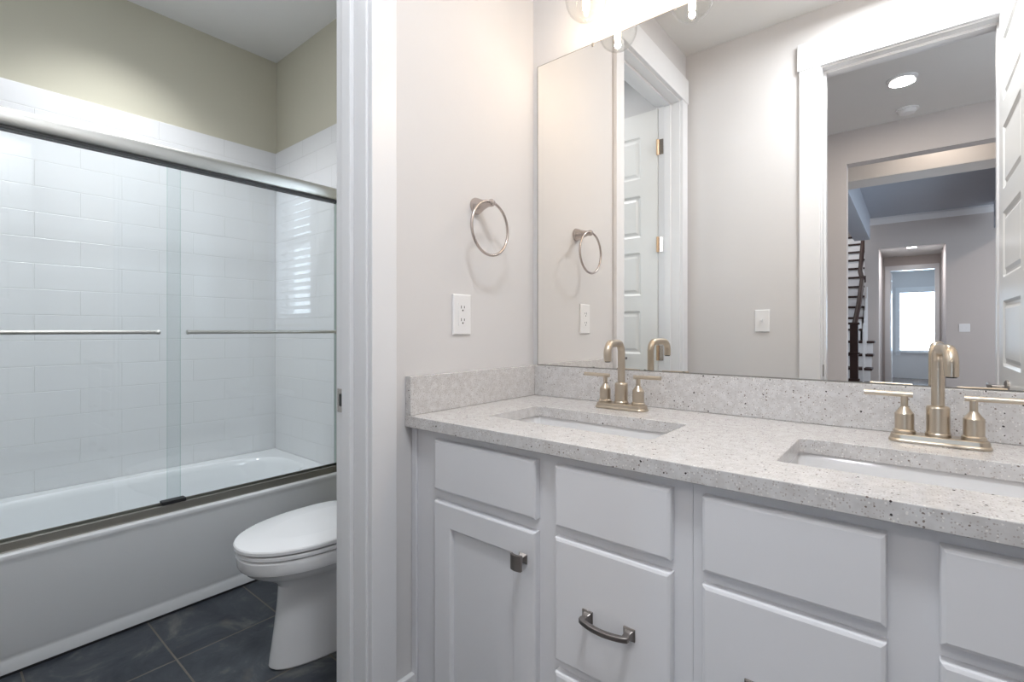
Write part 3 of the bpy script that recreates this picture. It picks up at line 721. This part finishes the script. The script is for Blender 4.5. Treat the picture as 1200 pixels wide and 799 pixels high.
# ---------------------------------------------------------------- hall, living room, stairs, vestibule, office (seen in the mirror)
HY = -3.40
struct('floor_hall', B(-2.2, 4.6, -13.2, W-.121, -.06, -.001), WOODF)
struct('ceiling_hall', B(-.4, 2.4, HY, W-.121, CZ, CZ+.08), CEILP)
struct('wall_hall_left', B(-.5, -.38, HY, W-.121, 0, CZ), HALLP)
struct('wall_hall_right', B(2.3, 2.42, HY, W-.121, 0, CZ), HALLP)
mb = MB().box(-2.2, .620, HY-.12, HY, 0, 2.95).box(1.62, 4.6, HY-.12, HY, 0, 2.95).box(.620, 1.62, HY-.12, HY, 2.435, 2.95)
struct('wall_hall_end', mb, HALLP)
LC = 2.87; FY2 = -8.30
mb = MB().box(.44, 4.6, FY2, HY-.121, LC, LC+.08).box(-2.2, .44, -6.4, HY-.121, LC, LC+.08); struct('ceiling_living', mb, mat('coffer_daylight_tint', (.46, .50, .57), .7))  # bluish daylight bounce put into the colour of this ceiling and the rear beams
COFFER = bpy.data.materials['coffer_daylight_tint']
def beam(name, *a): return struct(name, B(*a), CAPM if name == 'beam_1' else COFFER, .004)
beam('beam_1', -2.1, 4.5, -4.30, -4.00, 2.44, LC-.001)
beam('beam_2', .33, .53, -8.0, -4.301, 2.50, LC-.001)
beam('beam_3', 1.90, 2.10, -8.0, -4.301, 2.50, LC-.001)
struct('trim_7', MB().loft([[(.45, FY2+a, z) for a, z in ((.0, LC-.10), (.02, LC-.10), (.08, LC-.03), (.08, LC-.001), (0, LC-.001))], [(4.5, FY2+a, z) for a, z in ((.0, LC-.10), (.02, LC-.10), (.08, LC-.03), (.08, LC-.001), (0, LC-.001))]], smooth=False), TRIM)
V0, V1, VT = .625, 1.422, 2.385
mb = MB().box(.445, V0, FY2-.12, FY2, 0, 4.6).box(V1, 4.6, FY2-.12, FY2, 0, 3.0).box(V0, V1, FY2-.12, FY2, VT, 4.6); struct('wall_living_far', mb, HALLP)
struct('wall_living_right', MB().box(4.5, 4.6, FY2, -7.6, 0, 3.0).box(4.5, 4.6, -4.2, HY, 0, 3.0).box(4.5, 4.6, -7.6, -4.2, 0, .6).box(4.5, 4.6, -7.6, -4.2, 2.6, 3.0), HALLP)
struct('wall_living_left', B(-2.2, -2.1, -6.5, HY, 0, 3.0), HALLP)
switch(1.622, FY2, 1.131, 'wide two-gang switch on the far living room wall in the mirror', 2)
# vestibule
VE = -10.0; O0, O1, OT = .725, 1.345, 2.185
struct('wall_vestibule_left', B(V0-.12, V0, VE-.12, FY2-.121, 0, 2.6), HALLP)
struct('wall_vestibule_right', B(V1, V1+.12, VE-.12, FY2-.121, 0, 2.6), HALLP)
struct('ceiling_vestibule', B(V0-.12, V1+.12, VE-.12, FY2-.121, 2.44, 2.55), CEILP)
struct('wall_vestibule_end', MB().box(V0, O0-.02, VE-.12, VE, 0, 2.439).box(O1+.02, V1, VE-.12, VE, 0, 2.439).box(O0-.02, O1+.02, VE-.12, VE, OT+.02, 2.439), HALLP)
struct('trim_8', MB().box(O0-.075, O0, VE-.125, VE+.02, 0, OT).box(O1, O1+.065, VE-.125, VE+.02, 0, OT).box(O0-.075, O1+.065, VE-.125, VE+.02, OT, OT+.09), TRIM, .002)
# office
struct('ceiling_office', B(-.6, 2.8, -13.1, VE-.121, 2.50, 2.58), CEILP)
struct('wall_office_left', B(-.7, -.6, -13.1, VE-.121, 0, 2.5), PAINT)
struct('wall_office_right', B(2.8, 2.9, -13.1, VE-.121, 0, 2.5), PAINT)
OX0, OX1, OZ0, OZ1 = .835, 1.430, .61, 1.98
struct('wall_office_end', MB().box(-.7, OX0, -13.12, -13.0, 0, 2.5).box(OX1, 2.9, -13.12, -13.0, 0, 2.5).box(OX0, OX1, -13.12, -13.0, 0, OZ0).box(OX0, OX1, -13.12, -13.0, OZ1, 2.5), PAINT)
w2 = struct('window_2', MB().box(OX0-.09, OX0, -13.0, -12.98, OZ0-.09, OZ1+.1).box(OX1, OX1+.09, -13.0, -12.98, OZ0-.09, OZ1+.1).box(OX0, OX1, -13.0, -12.98, OZ1, OZ1+.1).box(OX0-.11, OX1+.11, -13.0, -12.95, OZ0-.03, OZ0), TRIM)
obj('window_frame', MB().box(OX0, OX0+.03, -13.08, -13.04, OZ0, OZ1).box(OX1-.03, OX1, -13.08, -13.04, OZ0, OZ1).box(OX0+.03, OX1-.03, -13.08, -13.04, OZ1-.03, OZ1).box(OX0+.03, OX1-.03, -13.08, -13.04, OZ0, OZ0+.03), TRIM, w2)
obj('pane', B(OX0+.03, OX1-.03, -13.062, -13.058, OZ0+.03, OZ1-.03), WGLASS, w2)
d3 = tag(obj('door_3', leaf_mesh(.60, 2.16, .035, zk=.905), DOORP), kind='structure'); fix_leaf(d3, .60)
d3.location = (O0-.005, VE-.127, .008); d3.rotation_euler = (0, 0, -PI/2)
lever(d3, .535, .915, .035, PEWTER)
# staircase
struct('wall_stair_left', B(-.95, -.83, -12.2, -6.4, 0, 4.8), HALLP)
struct('wall_stair_far', B(-.95, .5, -12.3, -12.2, 0, 4.8), HALLP)
struct('wall_stair_side', B(.445, .50, -12.2, FY2-.121, 0, 4.8), HALLP)
struct('ceiling_stair', B(-.95, .5, -12.3, -6.4, 4.8, 4.88), CEILP)
st = empty('staircase', (-.1, -9, 0), 'dark-treaded staircase with white risers climbing behind the living room, in the mirror', 'staircase')
y = -6.60; run = .270; rise = .187
for i in range(16):
    z = rise*(i+1); xr = .60 if i < 5 else .43
    obj('riser', B(-.82, xr-.02, y-.02, y, z-rise+.001, z-.034), TRIM, st)
    obj('tread', B(-.825, xr, y-run-.01, y+.028, z-.033, z), DWOOD, st, .006)
    y -= run
np_ = [(.455, -6.62)]
nx, ny = .435, -6.56
mb = MB().box(nx-.060, nx+.060, ny-.05, ny+.05, 0, .45).box(nx-.045, nx+.045, ny-.045, ny+.045, .45, 1.17).box(nx-.062, nx+.062, ny-.062, ny+.062, .78, .80).box(nx-.062, nx+.062, ny-.062, ny+.062, 1.17, 1.20)
obj('newel_post', mb, DWOOD, st, .004)
hr = [(nx, ny-.02, 1.16), (.455, -7.0, 1.45), (.46, -7.6, 1.86), (.415, -7.9, 2.0), (.40, -8.6, 2.52), (.39, -9.4, 3.1)]
obj('handrail', MB().tube(hr, .032, 12).lathe([(.005, -.03), (.05, -.03), (.05, .03), (.005, .03)], (.47, -7.62, 1.86), 'x', 20), DWOOD, st)
for i in range(1, 5):
    yb = -6.60-run*i-.10; zb = rise*(i+1)
    obj('baluster', B(.50, .515, yb-.008, yb+.008, zb, zb+.82), TRIM, st)
